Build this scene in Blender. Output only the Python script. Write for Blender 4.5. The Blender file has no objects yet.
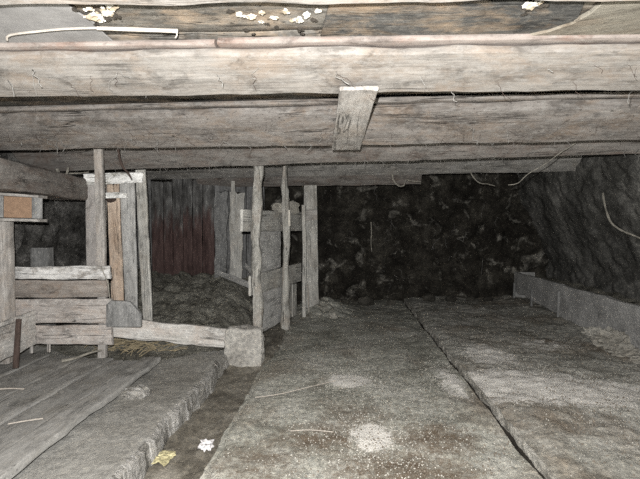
import bpy, bmesh, math, random
from mathutils import Vector, Matrix, Euler, noise

random.seed(7)
SC = bpy.context.scene
COL = SC.collection
EYE = 1.30
FPX = 460.0
CAM_LOC = Vector((0, 0, EYE))
PITCH = math.atan(15.5 / FPX)
YAW = math.atan(22 / FPX)
CAM_ROT = Euler((math.pi / 2 - PITCH, 0, YAW), 'XYZ')
RM = CAM_ROT.to_matrix()


def ray(px, py):
    return RM @ Vector(((px - 320) / FPX, -(py - 239.5) / FPX, -1))


def at(px, py, Y):
    """world point seen at photo position (px, py) that lies Y metres into the room"""
    d = ray(px, py)
    return CAM_LOC + d * (Y / d.y)


def onz(px, py, z):
    """world point seen at photo position (px, py) that lies at height z"""
    d = ray(px, py)
    return CAM_LOC + d * ((z - EYE) / d.z)


def fbm(p, o=4):
    return noise.fractal(p, 0.9, 2.1, o)


def sstep(a, b, x):
    t = max(0.0, min(1.0, (x - a) / (b - a)))
    return t * t * (3 - 2 * t)


# ------------------------------------------------------------------ materials
def new_mat(name, rough=0.9):
    m = bpy.data.materials.new(name)
    m.use_nodes = True
    nt = m.node_tree
    b = nt.nodes['Principled BSDF']
    b.inputs['Roughness'].default_value = rough
    b.inputs['Specular IOR Level'].default_value = 0.25
    return m, nt, b


class NT:
    def __init__(s, nt):
        s.nt = nt

    def n(s, t, **kw):
        x = s.nt.nodes.new(t)
        for k, v in kw.items():
            setattr(x, k, v)
        return x

    def link(s, a, b):
        s.nt.links.new(a, b)

    def coords(s, rand=True):
        tc = s.n('ShaderNodeTexCoord')
        if not rand:
            return tc.outputs['Object']
        oi = s.n('ShaderNodeObjectInfo')
        mul = s.n('ShaderNodeMath', operation='MULTIPLY')
        s.link(oi.outputs['Random'], mul.inputs[0])
        mul.inputs[1].default_value = 60
        add = s.n('ShaderNodeVectorMath', operation='ADD')
        s.link(tc.outputs['Object'], add.inputs[0])
        s.link(mul.outputs[0], add.inputs[1])
        return add.outputs[0]

    def noise(s, vec, scale=(1, 1, 1), detail=5, rough=0.6, dist=0.0):
        mp = s.n('ShaderNodeMapping')
        mp.inputs['Scale'].default_value = scale
        s.link(vec, mp.inputs['Vector'])
        nz = s.n('ShaderNodeTexNoise')
        nz.inputs['Scale'].default_value = 1
        nz.inputs['Detail'].default_value = detail
        nz.inputs['Roughness'].default_value = rough
        nz.inputs['Distortion'].default_value = dist
        s.link(mp.outputs[0], nz.inputs['Vector'])
        return nz.outputs['Fac']

    def voro(s, vec, scale, feature='F1'):
        v = s.n('ShaderNodeTexVoronoi', feature=feature)
        v.inputs['Scale'].default_value = scale
        s.link(vec, v.inputs['Vector'])
        return v.outputs['Distance']

    def ramp(s, fac, stops):
        r = s.n('ShaderNodeValToRGB')
        el = r.color_ramp.elements
        while len(el) < len(stops):
            el.new(0.5)
        for e, (p, c) in zip(el, stops):
            e.position = p
            e.color = (*c, 1) if len(c) == 3 else c
        s.link(fac, r.inputs[0])
        return r.outputs[0]

    def mask(s, fac, lo, hi):
        mr = s.n('ShaderNodeMapRange')
        mr.inputs['From Min'].default_value = lo
        mr.inputs['From Max'].default_value = hi
        s.link(fac, mr.inputs['Value'])
        return mr.outputs[0]

    def mix(s, fac, a, b, mode='MIX'):
        m = s.n('ShaderNodeMix', data_type='RGBA', blend_type=mode)
        for sock, v in ((0, fac), (6, a), (7, b)):
            if isinstance(v, (int, float)):
                m.inputs[sock].default_value = v
            elif isinstance(v, tuple):
                m.inputs[sock].default_value = (*v, 1)
            else:
                s.link(v, m.inputs[sock])
        return m.outputs[2]

    def math(s, op, a, b=None, clamp=False):
        m = s.n('ShaderNodeMath', operation=op, use_clamp=clamp)
        for i, v in enumerate((a, b)):
            if v is None:
                continue
            if isinstance(v, (int, float)):
                m.inputs[i].default_value = v
            else:
                s.link(v, m.inputs[i])
        return m.outputs[0]

    def bump(s, bsdf, h, strength=0.5, dist=0.01):
        b = s.n('ShaderNodeBump')
        b.inputs['Strength'].default_value = strength
        b.inputs['Distance'].default_value = dist
        s.link(h, b.inputs['Height'])
        s.link(b.outputs[0], bsdf.inputs['Normal'])


def wood(name, dark, mid, light, stain=None, stain_amt=0.0, dust=None, dust_amt=0.3, gs=1.0, white=None, white_lo=0.5, crack=0.8,
         bump=0.5, speck=0.5, sat=.6, lum=1.0, fg=.5):
    def neu(c, k=sat):
        if not c:
            return c
        g = sum(c) / 3
        return tuple(max(0.0, (g + (x - g) * k) * lum) for x in c)
    dark, mid, light, stain, dust, white = [neu(c) for c in (dark, mid, light)] + [neu(stain, min(1, sat * 1.3)), neu(dust), neu(white)]
    m, nt, b = new_mat(name)
    t = NT(nt)
    v = t.coords()
    n1 = t.noise(v, (1.3 * gs, 7 * gs, 7 * gs), 8, 0.72, 0.5)
    col = t.ramp(n1, [(0.28, dark), (0.48, mid), (0.72, light)])
    n2 = t.noise(v, (3.5, 75, 75), 4, 0.65)
    col = t.mix(fg, col, t.ramp(n2, [(0.3, (0.5, 0.5, 0.5)), (0.62, (1.2, 1.2, 1.2))]), 'MULTIPLY')
    n3 = t.noise(v, (3.5, 6, 6), 6, 0.7, .5)
    if stain:
        col = t.mix(t.math('MULTIPLY', t.mask(n3, 0.47, 0.66), stain_amt * 1.25), col, stain)
    if white:
        nw = t.noise(v, (5, 12, 12), 8, 0.75)
        col = t.mix(t.mask(nw, white_lo - 0.05, white_lo + 0.06), col, white)
    nb = t.noise(v, (4.5, 8, 8), 7, 0.75, 0.6)
    col = t.mix(0.8, col, t.ramp(nb, [(0.34, (.42, .42, .42)), (0.48, (1, 1, 1)), (0.64, (1.25, 1.25, 1.25))]), 'MULTIPLY')
    n4 = t.noise(v, (22, 40, 40), 6, 0.8)
    if dust:
        col = t.mix(t.math('MULTIPLY', t.mask(n4, 0.5, 0.62), dust_amt), col, dust)
    # dirt specks and short scratches
    n6 = t.noise(v, (30, 55, 55), 3, 0.7)
    col = t.mix(t.math('MULTIPLY', t.mask(n6, 0.60, 0.68), speck), col, tuple(c * 0.35 for c in dark))
    # long drying cracks
    n5 = t.noise(v, (0.55, 16, 16), 3, 0.5, 0.4)
    ab = t.math('ABSOLUTE', t.math('SUBTRACT', n5, 0.5))
    crk = t.mask(ab, 0.011, 0.002)
    n7 = t.noise(v, (1.6, 4, 4), 2)
    crk = t.math('MULTIPLY', crk, t.mask(n7, 0.47, 0.56))
    col = t.mix(t.math('MULTIPLY', crk, crack), col, tuple(c * 0.25 for c in dark))
    t.link(col, b.inputs['Base Color'])
    h = t.math('ADD', t.math('MULTIPLY', n2, 0.5), t.math('MULTIPLY', n4, 0.7))
    h = t.math('SUBTRACT', h, t.math('MULTIPLY', crk, 0.8))
    t.bump(b, h, bump, 0.008)
    return m


def earth(name, cols, fine=0.5, pale=None, pale_lo=0.6, spots=(), spot_col=(0.6, 0.57, 0.5), rand=False, bump=0.7, bdist=0.02, bs=1.0,
          stain=None, stain_rng=(0.5, 0.65), rough=0.93, sscale=1.3, streak=False, dark_spots=(), dark_col=(.19, .15, .11)):
    m, nt, b = new_mat(name, rough)
    t = NT(nt)
    v = t.coords(rand)
    n1 = t.noise(v, (2.0 * bs, 1.6 * bs, 2.0 * bs), 8, 0.7)
    col = t.ramp(n1, [(0.34, cols[0]), (0.5, cols[1]), (0.66, cols[2])])
    if stain:
        ns = t.noise(v, (sscale, sscale * .77, sscale), 6, 0.65, 0.5)
        col = t.mix(t.mask(ns, *stain_rng), col, stain)
    n2 = t.noise(v, (30, 24, 30), 7, 0.8)
    col = t.mix(fine, col, t.ramp(n2, [(0.36, (0.3, 0.3, 0.3)), (0.52, (1, 1, 1)), (0.68, (1.75, 1.7, 1.6))]), 'MULTIPLY')
    if streak:
        n9 = t.noise(v, (6, 26, 2.2), 5, 0.7)
        col = t.mix(t.mask(n9, 0.47, 0.62), col, spot_col)
    n3 = t.noise(v, (70, 60, 70), 4, 0.75)
    if pale:
        col = t.mix(t.mask(n3, pale_lo, pale_lo + 0.05), col, pale)
    sep = t.n('ShaderNodeSeparateXYZ')
    t.link(v, sep.inputs[0])
    nedge = t.noise(v, (11, 9, 11), 8, 0.85)
    for lst, scol in ((dark_spots, dark_col), (spots, spot_col)):
        tot = None
        for (sx, sy, rx, ry, k) in lst:
            dx = t.math('DIVIDE', t.math('SUBTRACT', sep.outputs[0], sx), rx)
            dy = t.math('DIVIDE', t.math('SUBTRACT', sep.outputs[1], sy), ry)
            d2 = t.math('ADD', t.math('MULTIPLY', dx, dx), t.math('MULTIPLY', dy, dy))
            g = t.math('MULTIPLY', t.math('SUBTRACT', 1, d2, True), k)
            tot = g if tot is None else t.math('MAXIMUM', tot, g)
        if tot is not None:
            fac = t.math('ADD', t.math('MULTIPLY', tot, 0.5), t.math('SUBTRACT', t.math('ADD', t.math('MULTIPLY', nedge, 1.5), t.math('MULTIPLY', n3, 0.6)), 1.05))
            fac = t.math('MULTIPLY', t.mask(fac, *((0.20, 0.32) if lst is spots else (-.02, .42))), t.mask(tot, 0.0, 0.15))
            col = t.mix(fac, col, scol)
    t.link(col, b.inputs['Base Color'])
    h = t.math('ADD', t.math('MULTIPLY', n2, 1.0), t.math('MULTIPLY', n3, 0.35))
    t.bump(b, h, bump, bdist)
    return m


def plain(name, col, rough=0.8, var=0.35, scale=20):
    m, nt, b = new_mat(name, rough)
    t = NT(nt)
    v = t.coords()
    n = t.noise(v, (scale,) * 3, 6, 0.7)
    c = t.mix(1.0, tuple(col), t.ramp(n, [(0.3, (1 - var,) * 3), (0.7, (1 + var,) * 3)]), 'MULTIPLY')
    t.link(c, b.inputs['Base Color'])
    t.bump(b, n, 0.4, 0.01)
    return m


M = {}
M['beam_pale'] = wood('pale_weathered_timber', (.30, .26, .225), (.47, .43, .385), (.60, .56, .51), (.47, .36, .27), .45,
                      (.64, .61, .57), .5, crack=.45, speck=.3, bump=.35, lum=.62, sat=.95)
M['beam_grey'] = wood('grey_weathered_timber', (.17, .145, .125), (.34, .30, .265), (.48, .44, .40), (.36, .27, .20), .5,
                      (.55, .53, .49), .45, crack=.9, speck=.7, bump=.7, lum=.74, sat=.8)
M['beam_dusty'] = wood('dusty_dark_timber', (.20, .17, .145), (.36, .32, .285), (.46, .43, .385), (.27, .19, .15), .5,
                       (.55, .52, .46), .5, crack=.8, speck=.6, bump=.5, lum=.8, sat=.75)
M['beam_far'] = wood('dusty_grey_timber', (.30, .27, .23), (.48, .45, .40), (.62, .58, .52), (.34, .29, .22), .4,
                     (.65, .62, .55), .5, crack=.8, speck=.55, bump=.6, lum=.85)
M['lip'] = wood('pinkish_board_edge', (.36, .28, .23), (.56, .46, .40), (.66, .58, .51), (.40, .25, .19), .6, (.7, .66, .6), .3, bump=.3,
                speck=.3, lum=.58, sat=.8)
M['plank_grey'] = wood('grey_plank', (.24, .21, .18), (.42, .38, .335), (.55, .51, .46), (.42, .33, .25), .4, (.6, .57, .52), .4, gs=1.2, lum=1.2)
M['plank_brown'] = wood('brown_grey_plank', (.15, .115, .09), (.36, .295, .24), (.47, .41, .35), (.34, .23, .155), .6, (.5, .47, .42), .3,
                        gs=1.4)
M['plank_pink'] = wood('dusty_pinkish_plank', (.25, .21, .18), (.43, .375, .33), (.54, .49, .44), (.47, .36, .28), .5, (.62, .58, .53), .6,
                       gs=1.2, bump=.6, lum=1.2)
M['plank_white'] = wood('whitewashed_plank', (.22, .19, .165), (.40, .36, .31), (.55, .51, .46), None, 0, (.6, .57, .52), .3,
                        white=(.85, .83, .79), white_lo=.47)
M['plank_peel'] = wood('peeling_whitewashed_plank', (.18, .17, .13), (.36, .34, .28), (.52, .50, .44), None, 0, None, 0,
                       white=(.92, .91, .86), white_lo=.44, lum=1.55)
M['plank_orange'] = wood('raw_orange_plank', (.48, .34, .24), (.74, .56, .41), (.82, .68, .54), (.6, .42, .29), .4, (.62, .5, .38), .3,
                         gs=1.1, sat=.8, lum=1.15)
M['plank_slate'] = wood('slate_grey_plank', (.15, .15, .145), (.27, .27, .26), (.37, .365, .35), None, 0, (.55, .54, .51), .5, gs=.8,
                        crack=.3)
M['plank_deck'] = wood('muddy_deck_plank', (.20, .19, .17), (.335, .325, .295), (.43, .415, .38), (.25, .23, .19), .5, (.48, .46, .42), .5,
                       gs=.9, crack=.9, bump=.3, lum=1.12, fg=.15)
M['plank_gate'] = wood('greenish_grey_board', (.30, .29, .245), (.55, .53, .465), (.70, .68, .60), (.46, .40, .32), .4, (.74, .72, .65), .4, lum=1.15)
M['post_flaky'] = wood('flaking_pole', (.26, .24, .19), (.47, .45, .38), (.62, .60, .52), (.44, .35, .27), .5, (.70, .67, .6), .7, gs=1.6,
                       bump=.9)
M['plank_blue'] = wood('faded_grey_boarding', (.08, .078, .075), (.22, .217, .21), (.42, .415, .405), None, 0, (.5, .5, .5), .5, gs=1.0)
M['plaster_board'] = wood('dirty_whitewashed_board', (.36, .34, .29), (.52, .49, .44), (.66, .63, .57), (.5, .41, .34), .5, (.75, .72, .66), .6,
                          gs=1.1, bump=.7, lum=1.25)


M['plank_panel'] = wood('pale_smooth_board', (.40, .39, .35), (.66, .645, .6), (.78, .765, .72), (.55, .51, .45), .3, (.8, .78, .73), .3, fg=.25,
                        bump=.3)
M['plank_pale'] = wood('pale_pinkish_plank', (.38, .335, .295), (.62, .555, .50), (.74, .68, .62), (.55, .45, .38), .3, (.78, .74, .69), .4, fg=.35)


def red_paint():
    m, nt, b = new_mat('worn_red_brown_paint')
    t = NT(nt)
    v = t.coords()
    tc = t.n('ShaderNodeTexCoord')
    sep = t.n('ShaderNodeSeparateXYZ')
    t.link(tc.outputs['Object'], sep.inputs[0])
    n = t.noise(v, (3, 14, 14), 6, 0.7)
    grey = t.ramp(n, [(.35, (.055, .053, .05)), (.52, (.17, .166, .16)), (.72, (.44, .435, .42))])
    red = t.ramp(n, [(.35, (.07, .045, .042)), (.55, (.15, .098, .09)), (.75, (.23, .165, .15))])
    # paint is rubbed off above shoulder height: local X runs up each plank
    nl = t.noise(v, (2.5, 9, 9), 4, .6)
    f = t.math('ADD', sep.outputs[0], t.math('MULTIPLY', t.math('SUBTRACT', nl, .5), 1.4))
    t.link(t.mix(t.mask(f, 1.25, .95), grey, red), b.inputs['Base Color'])
    t.bump(b, n, .5, .01)
    return m


M['red'] = red_paint()
M['iron'] = plain('rusty_iron', (.10, .07, .055), .7)
M['stake_dark'] = plain('dark_rotten_wood', (.09, .065, .055), .9)
M['brown_panel'] = plain('brown_board_panel', (.37, .245, .165), .8, .18, 30)
M['fungus'] = plain('white_fungus', (.72, .68, .60), .95, .3, 30)
M['fungus_dark'] = plain('black_mould', (.05, .043, .035), .95, .4, 40)
M['lath'] = plain('pale_bare_lath', (.54, .49, .43), .8, .25, 25)
M['bark'] = plain('pale_bark', (.33, .31, .265), .9, .6, 30)
M['web'] = plain('grey_cobweb', (.34, .33, .31), .95, .3, 30)
M['straw'] = plain('yellow_straw', (.42, .35, .23), .8, .5, 12)
M['crumb'] = plain('pale_plaster_crumbs', (.52, .50, .45), .95, .35, 30)
M['crumb_dark'] = plain('brown_dirt_crumbs', (.22, .19, .155), .95, .4, 30)
M['yellow'] = plain('crumpled_yellow_wrapper', (.55, .50, .30), .5, .6, 60)
M['white_paper'] = plain('crumpled_white_paper', (.82, .80, .80), .7, .2, 60)
M['sheet'] = plain('grey_tar_paper', (.36, .35, .34), .75, .25, 6)
M['stone'] = earth('dark_rubble_stone', ((.03, .027, .023), (.07, .065, .055), (.15, .14, .12)), .6, (.4, .38, .34), .64, rand=True)
M['chunk'] = earth('pale_mortar_chunk', ((.30, .28, .24), (.46, .44, .39), (.6, .58, .52)), .5, (.65, .62, .56), .62, rand=True)
M['block'] = earth('dirty_concrete_block', ((.30, .285, .255), (.50, .48, .44), (.64, .62, .57)), .6, (.75, .7, .66), .61, rand=True, bs=2)
M['manger'] = earth('grey_concrete_slab', ((.33, .325, .315), (.50, .495, .48), (.63, .62, .60)), .4, (.64, .62, .58), .66, bs=1.4)
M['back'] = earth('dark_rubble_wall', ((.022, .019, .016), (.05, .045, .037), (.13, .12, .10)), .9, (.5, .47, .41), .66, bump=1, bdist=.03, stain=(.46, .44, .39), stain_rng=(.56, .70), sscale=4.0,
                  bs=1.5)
M['side'] = earth('dirty_plaster_wall', ((.075, .074, .068), (.165, .162, .15), (.30, .293, .272)), .75, (.72, .70, .65), .625, bump=.8, bdist=.014, stain=(.09, .088, .08), stain_rng=(.5, .62), sscale=2.2,
                  bs=1.3)
M['leftw'] = earth('grey_rubble_wall', ((.05, .047, .042), (.20, .193, .18), (.48, .465, .44)), .85, (.65, .63, .58), .62, bump=1, bdist=.05, bs=2.2)
M['dirt'] = earth('dark_manure_soil', ((.19, .182, .15), (.39, .375, .32), (.58, .565, .49)), .85, (.75, .73, .65), .62, bump=1, bdist=.05, bs=2)

# ------------------------------------------------------------------ object helpers
def tag(o, label=None, cat=None, group=None, kind=None):
    if label: o['label'] = label
    if cat: o['category'] = cat
    if group: o['group'] = group
    if kind: o['kind'] = kind
    return o


def empty(name, loc, label, cat, group=None):
    o = bpy.data.objects.new(name, None)
    o.empty_display_size = .1
    COL.objects.link(o)
    o.location = loc
    return tag(o, label, cat, group)


def link(name, me, mats, mat4=None, parent=None, sharp=40):
    o = bpy.data.objects.new(name, me)
    COL.objects.link(o)
    for m in (mats if isinstance(mats, (list, tuple)) else [mats]):
        me.materials.append(m)
    for p in me.polygons:
        p.use_smooth = True
    if sharp:
        me.set_sharp_from_angle(angle=math.radians(sharp))
    mat4 = mat4 or Matrix()
    if parent is not None:
        o.parent = parent
        o.matrix_basis = Matrix.Translation(-Vector(parent.location)) @ mat4
    else:
        o.matrix_basis = mat4
    return o


def frame(A, B, up):
    X = (B - A).normalized()
    Z = Vector(up)
    Z = (Z - X * Z.dot(X)).normalized()
    Y = Z.cross(X)
    R = Matrix((X, Y, Z)).transposed()
    return Matrix.Translation(A) @ R.to_4x4()


def loop_rect(w, t, r, n):
    """outline of a rounded rectangle, w along z, t along y, n points per side"""
    pts = []
    hw, ht = w / 2, t / 2
    r = min(r, hw * .95, ht * .95)
    cs = [(ht - r, hw - r, 0), (-(ht - r), hw - r, 90), (-(ht - r), -(hw - r), 180), (ht - r, -(hw - r), 270)]
    for k, (cy, cz, a0) in enumerate(cs):
        for a in (0, 45, 90):
            an = math.radians(a0 + a)
            pts.append((cy + r * math.cos(an), cz + r * math.sin(an)))
        ny, nz, na = cs[(k + 1) % 4]
        e = math.radians(na)
        q = (ny + r * math.cos(e), nz + r * math.sin(e))
        p = pts[-1]
        d = math.hypot(q[0] - p[0], q[1] - p[1])
        m = max(0, min(n, int(d / .018)))
        for i in range(1, m + 1):
            f = i / (m + 1)
            pts.append((p[0] + (q[0] - p[0]) * f, p[1] + (q[1] - p[1]) * f))
    return pts


def bar(name, A, B, w, t, up, mat, parent=None, w1=None, r=.008, n=8, step=.05, amp=.004, jag=.0, worn=None, bow=0., wander=0., twist=0., rag=0.):
    """a piece of timber from A to B (centre line), w wide along up, t thick"""
    A, B = Vector(A), Vector(B)
    L = (B - A).length
    Mx = frame(A, B, up)
    base = loop_rect(1 * w, t, r, n)
    if worn:
        ea, eb, nn = worn       # the edge at -y, -z is worn round: reach along y and z
        keep = [q for q in base if not (q[0] < -t / 2 + ea and q[1] < -w / 2 + eb)]
        arc = []
        for i in range(nn + 1):
            a = math.pi + (math.pi / 2) * i / nn
            f = i / nn
            # a flat hewn bevel, only slightly rounded
            arc.append((-t / 2 + ea * (.88 * f + .12 * (1 + math.cos(a))), -w / 2 + eb * (.88 * (1 - f) + .12 * (1 + math.sin(a)))))
        allp = keep + arc
        cyy, czz = sum(q[0] for q in allp) / len(allp), sum(q[1] for q in allp) / len(allp)
        base = sorted(allp, key=lambda q: math.atan2(q[1] / w - czz / w, q[0] / t - cyy / t))
    w1 = w1 or w
    ns = max(2, int(L / step))
    seed = Vector((random.uniform(0, 90), random.uniform(0, 90), random.uniform(0, 90)))
    vs, fs = [], []
    for i in range(ns + 1):
        f = i / ns
        sc = 1 + (w1 / w - 1) * f
        cy = wander * fbm(seed + Vector((f * L * 1.1, 0, 7)), 2)
        cz = wander * fbm(seed + Vector((f * L * 1.1, 9, 0)), 2) + bow * (1 - (2 * f - 1) ** 2)
        for (y, z) in base:
            p = Vector((f * L, y, z * sc))
            q = seed + Vector((p.x * 3.0, y * 10, z * 10))
            d = fbm(q, 3) * amp
            # ragged long edges
            if rag and abs(z) > w / 2 - r * 1.2 - .001:
                d += rag * fbm(seed + Vector((p.x * 5, 3 if z > 0 else 11, 0)), 3)
            rr = math.hypot(y, z) or 1
            p.y += cy + d * y / rr * (1 if not rag else .4)
            p.z += cz + d * z / rr
            if jag and (i == 0 or i == ns):
                p.x += jag * noise.noise(seed + Vector((i, y * 20, z * 28))) * (1 if i else -1)
            if twist:
                a = twist * (f - .5)
                p.y, p.z = p.y * math.cos(a) - p.z * math.sin(a), p.y * math.sin(a) + p.z * math.cos(a)
            vs.append(p)
    k = len(base)
    for i in range(ns):
        for j in range(k):
            a, b_ = i * k + j, i * k + (j + 1) % k
            fs.append((a, b_, b_ + k, a + k))
    fs.append(tuple(range(k - 1, -1, -1)))
    fs.append(tuple(range(ns * k, ns * k + k)))
    me = bpy.data.meshes.new(name)
    me.from_pydata(vs, [], fs)
    me.update()
    return link(name, me, mat, Mx, parent)


def tube(name, pts, r, mat, parent=None, seg=6, taper=1.0, sub=4, rn=0.0):
    """a bent round stick, root or cord through pts"""
    P = [Vector(p) for p in pts]
    dense = []
    for i in range(len(P) - 1):
        p0, p1, p2, p3 = P[max(i - 1, 0)], P[i], P[i + 1], P[min(i + 2, len(P) - 1)]
        for k in range(sub):
            u = k / sub
            dense.append(.5 * ((2 * p1) + (p2 - p0) * u + (2 * p0 - 5 * p1 + 4 * p2 - p3) * u * u + (3 * p1 - p0 - 3 * p2 + p3) * u ** 3))
    dense.append(P[-1])
    o0 = P[0].copy()
    vs, fs = [], []
    tube_into(vs, fs, [d - o0 for d in dense], r, seg, taper, rn)
    me = bpy.data.meshes.new(name)
    me.from_pydata(vs, [], fs)
    return link(name, me, mat, Matrix.Translation(o0), parent)


def tube_into(vs, fs, pts, r, seg=6, taper=1.0, rn=0.0):
    b0 = len(vs)
    n = len(pts)
    for i, p in enumerate(pts):
        T = (pts[min(i + 1, n - 1)] - pts[max(i - 1, 0)])
        if T.length < 1e-9:
            T = Vector((0, 0, 1))
        T.normalize()
        U = T.orthogonal().normalized()
        ref = Vector((0.31, .2, .93))
        U = (ref - T * ref.dot(T))
        U = U.normalized() if U.length > .05 else T.orthogonal().normalized()
        W = T.cross(U)
        rr = r * (1 + (taper - 1) * i / max(1, n - 1)) * (1 + rn * noise.noise(p * 30))
        for k in range(seg):
            a = 2 * math.pi * k / seg
            vs.append(p + (U * math.cos(a) + W * math.sin(a)) * rr)
    for i in range(n - 1):
        for k in range(seg):
            a, b = b0 + i * seg + k, b0 + i * seg + (k + 1) % seg
            fs.append((a, b, b + seg, a + seg))
    fs.append(tuple(b0 + k for k in range(seg - 1, -1, -1)))
    fs.append(tuple(b0 + (n - 1) * seg + k for k in range(seg)))


def ico_into(vs, fs, c, s, sub=2, amp=.25, freq=3., mi=None, mlist=None, sq=0.0):
    bm = bmesh.new()
    bmesh.ops.create_icosphere(bm, subdivisions=sub, radius=1)
    sd = Vector((random.uniform(0, 99), random.uniform(0, 99), random.uniform(0, 99)))
    b0 = len(vs)
    rot = Euler((random.uniform(0, 6), random.uniform(0, 6), random.uniform(0, 6))).to_matrix() if not sq else Matrix.Identity(3)
    for v in bm.verts:
        p = v.co.copy()
        if sq:
            mx = max(abs(p.x), abs(p.y), abs(p.z))
            p = p * (1 - sq) + p / mx * sq
        q = rot @ p
        p = p * (1 + amp * fbm(sd + q * freq, 3))
        vs.append(Vector(c) + Vector((p.x * s[0], p.y * s[1], p.z * s[2])))
    for f in bm.faces:
        fs.append(tuple(b0 + v.index for v in f.verts))
        if mlist is not None:
            mlist.append(mi)
    bm.free()


def lump(name, c, s, mat, parent=None, sub=3, amp=.3, freq=2., sq=0.0, sharp=35):
    vs, fs = [], []
    ico_into(vs, fs, (0, 0, 0), s, sub, amp, freq, sq=sq)
    me = bpy.data.meshes.new(name)
    me.from_pydata(vs, [], fs)
    return link(name, me, mat, Matrix.Translation(Vector(c)), parent, sharp=sharp)


def slab(name, poly, n, t, mat, parent=None, cuts=0, amp=0.0):
    """a flat piece with the outline poly (world points), thickness t along n; local X runs along the first edge"""
    P = [Vector(p) for p in poly]
    n = Vector(n).normalized()
    X = (P[1] - P[0])
    X = (X - n * X.dot(n)).normalized()
    Y = n.cross(X)
    Mx = Matrix.Translation(P[0]) @ Matrix((X, Y, n)).transposed().to_4x4()
    inv = Mx.inverted()
    bm = bmesh.new()
    lo = [bm.verts.new(inv @ p) for p in P]
    f = bm.faces.new(lo)
    ex = bmesh.ops.extrude_face_region(bm, geom=[f])
    for e in ex['geom']:
        if isinstance(e, bmesh.types.BMVert):
            e.co.z += t
    bmesh.ops.recalc_face_normals(bm, faces=bm.faces)
    bmesh.ops.bevel(bm, geom=bm.edges[:], offset=min(.004, t * .25), segments=1, affect='EDGES')
    me = bpy.data.meshes.new(name)
    bm.to_mesh(me)
    bm.free()
    return link(name, me, mat, Mx, parent, sharp=30)


def surf(name, nu, nv, fn, mats, matfn=None, smooth=60):
    vs = [fn(i / nu, j / nv) for j in range(nv + 1) for i in range(nu + 1)]
    fs, mi = [], []
    for j in range(nv):
        for i in range(nu):
            a = j * (nu + 1) + i
            fs.append((a, a + 1, a + nu + 2, a + nu + 1))
            mi.append(matfn(i / nu, j / nv) if matfn else 0)
    me = bpy.data.meshes.new(name)
    me.from_pydata(vs, [], fs)
    me.polygons.foreach_set('material_index', mi)
    o = link(name, me, mats, sharp=smooth)
    return tag(o, kind='structure')


# ------------------------------------------------------------------ the setting
Y0, Y1 = -1.2, 8.0
XL, XR = -3.45, 3.5
ZW = .07          # left platform
ZR = .06          # right platform
GUT = -.06       # gutter floor


def ceil_z(y):
    return EYE + .835 + max(0, y - 2.2) * .024


def fl(x, y, a=.012, f=2.2):
    return a * fbm(Vector((x * f, y * f, 3.3)), 5) + a * .26 * fbm(Vector((x * 22, y * 20, 7.7)), 3)


def edge(y, k, a=.02):
    return a * fbm(Vector((k, y * 2.6, 0)), 4)


P1, P2, P3, P4 = onz(350, 381, 0), onz(371, 437, 0), onz(452, 384, 0), onz(455, 372, 0)
Pd = onz(440, 440, 0)
M['walk'] = earth('trodden_dirt_floor', ((.30, .298, .255), (.54, .537, .475), (.70, .69, .63)), .7, (.85, .82, .76), .64, bump=.7, bdist=.014,
                  stain=(.33, .285, .23), stain_rng=(.52, .68), spot_col=(.95, .92, .86),
                  spots=[(P1.x, P1.y, .22, .2, 1.4), (P2.x, P2.y, .16, .22, 1.1), (P3.x, P3.y, .13, .5, .85), (P4.x + .12, P4.y - .5, .1, .6, .8)],
                  dark_spots=[(Pd.x, Pd.y, .3, .25, .8), (-.15, 2.75, .35, .25, .7), (.35, 2.4, .5, .3, .75), (-.45, 2.45, .3, .3, .5), (.1, 3.1, .3, .3, .4)])
R1, R2, R3 = onz(520, 385, ZR), onz(590, 392, ZR), onz(490, 355, ZR)
R4, R5 = onz(545, 345, ZR), onz(600, 440, ZR)
M['rightf'] = earth('crumbly_concrete_floor', ((.28, .272, .235), (.51, .50, .45), (.68, .665, .61)), .7, (.80, .77, .71), .635, bump=.7, bdist=.016,
                    spot_col=(.90, .87, .81), stain=(.32, .275, .22), stain_rng=(.5, .66),
                    spots=[(R1.x, R1.y, .75, .5, 1.15), (R2.x, R2.y, .6, .4, 1.1), (R3.x, R3.y, .3, .45, .9), (R4.x, R4.y, .35, .25, .6)],
                    dark_spots=[(R4.x + .1, R4.y + .1, .18, .1, .9)])
M['leftf'] = earth('muddy_concrete_platform', ((.25, .243, .22), (.40, .39, .36), (.53, .52, .48)), .5, (.72, .70, .66), .655, bump=.6, bdist=.012,
                   stain=(.36, .345, .31), stain_rng=(.48, .62))
M['riser'] = earth('chipped_ledge_face', ((.2, .19, .17), (.40, .385, .35), (.6, .58, .54)), .6, (.6, .58, .54), .62, bump=1, bdist=.03,
                   streak=True, spot_col=(.78, .76, .72), bs=3)
M['riser_r'] = earth('worn_kerb_face', ((.28, .265, .23), (.50, .48, .43), (.70, .68, .62)), .7, (.75, .72, .66), .64, bump=.8, bdist=.016, bs=3)
M['joint'] = plain('black_kerb_joint', (.05, .044, .036), .95, .5, 30)  # near-black colour for the lower part of the kerb face
M['gutter'] = earth('wet_gutter_mud', ((.11, .098, .08), (.235, .215, .178), (.38, .355, .305)), .65, (.55, .52, .45), .66, bump=.6, bdist=.012, rough=.6,
                    bs=2.2)

XG0, XG1, XK = -1.085, -.75, 1.05


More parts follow.
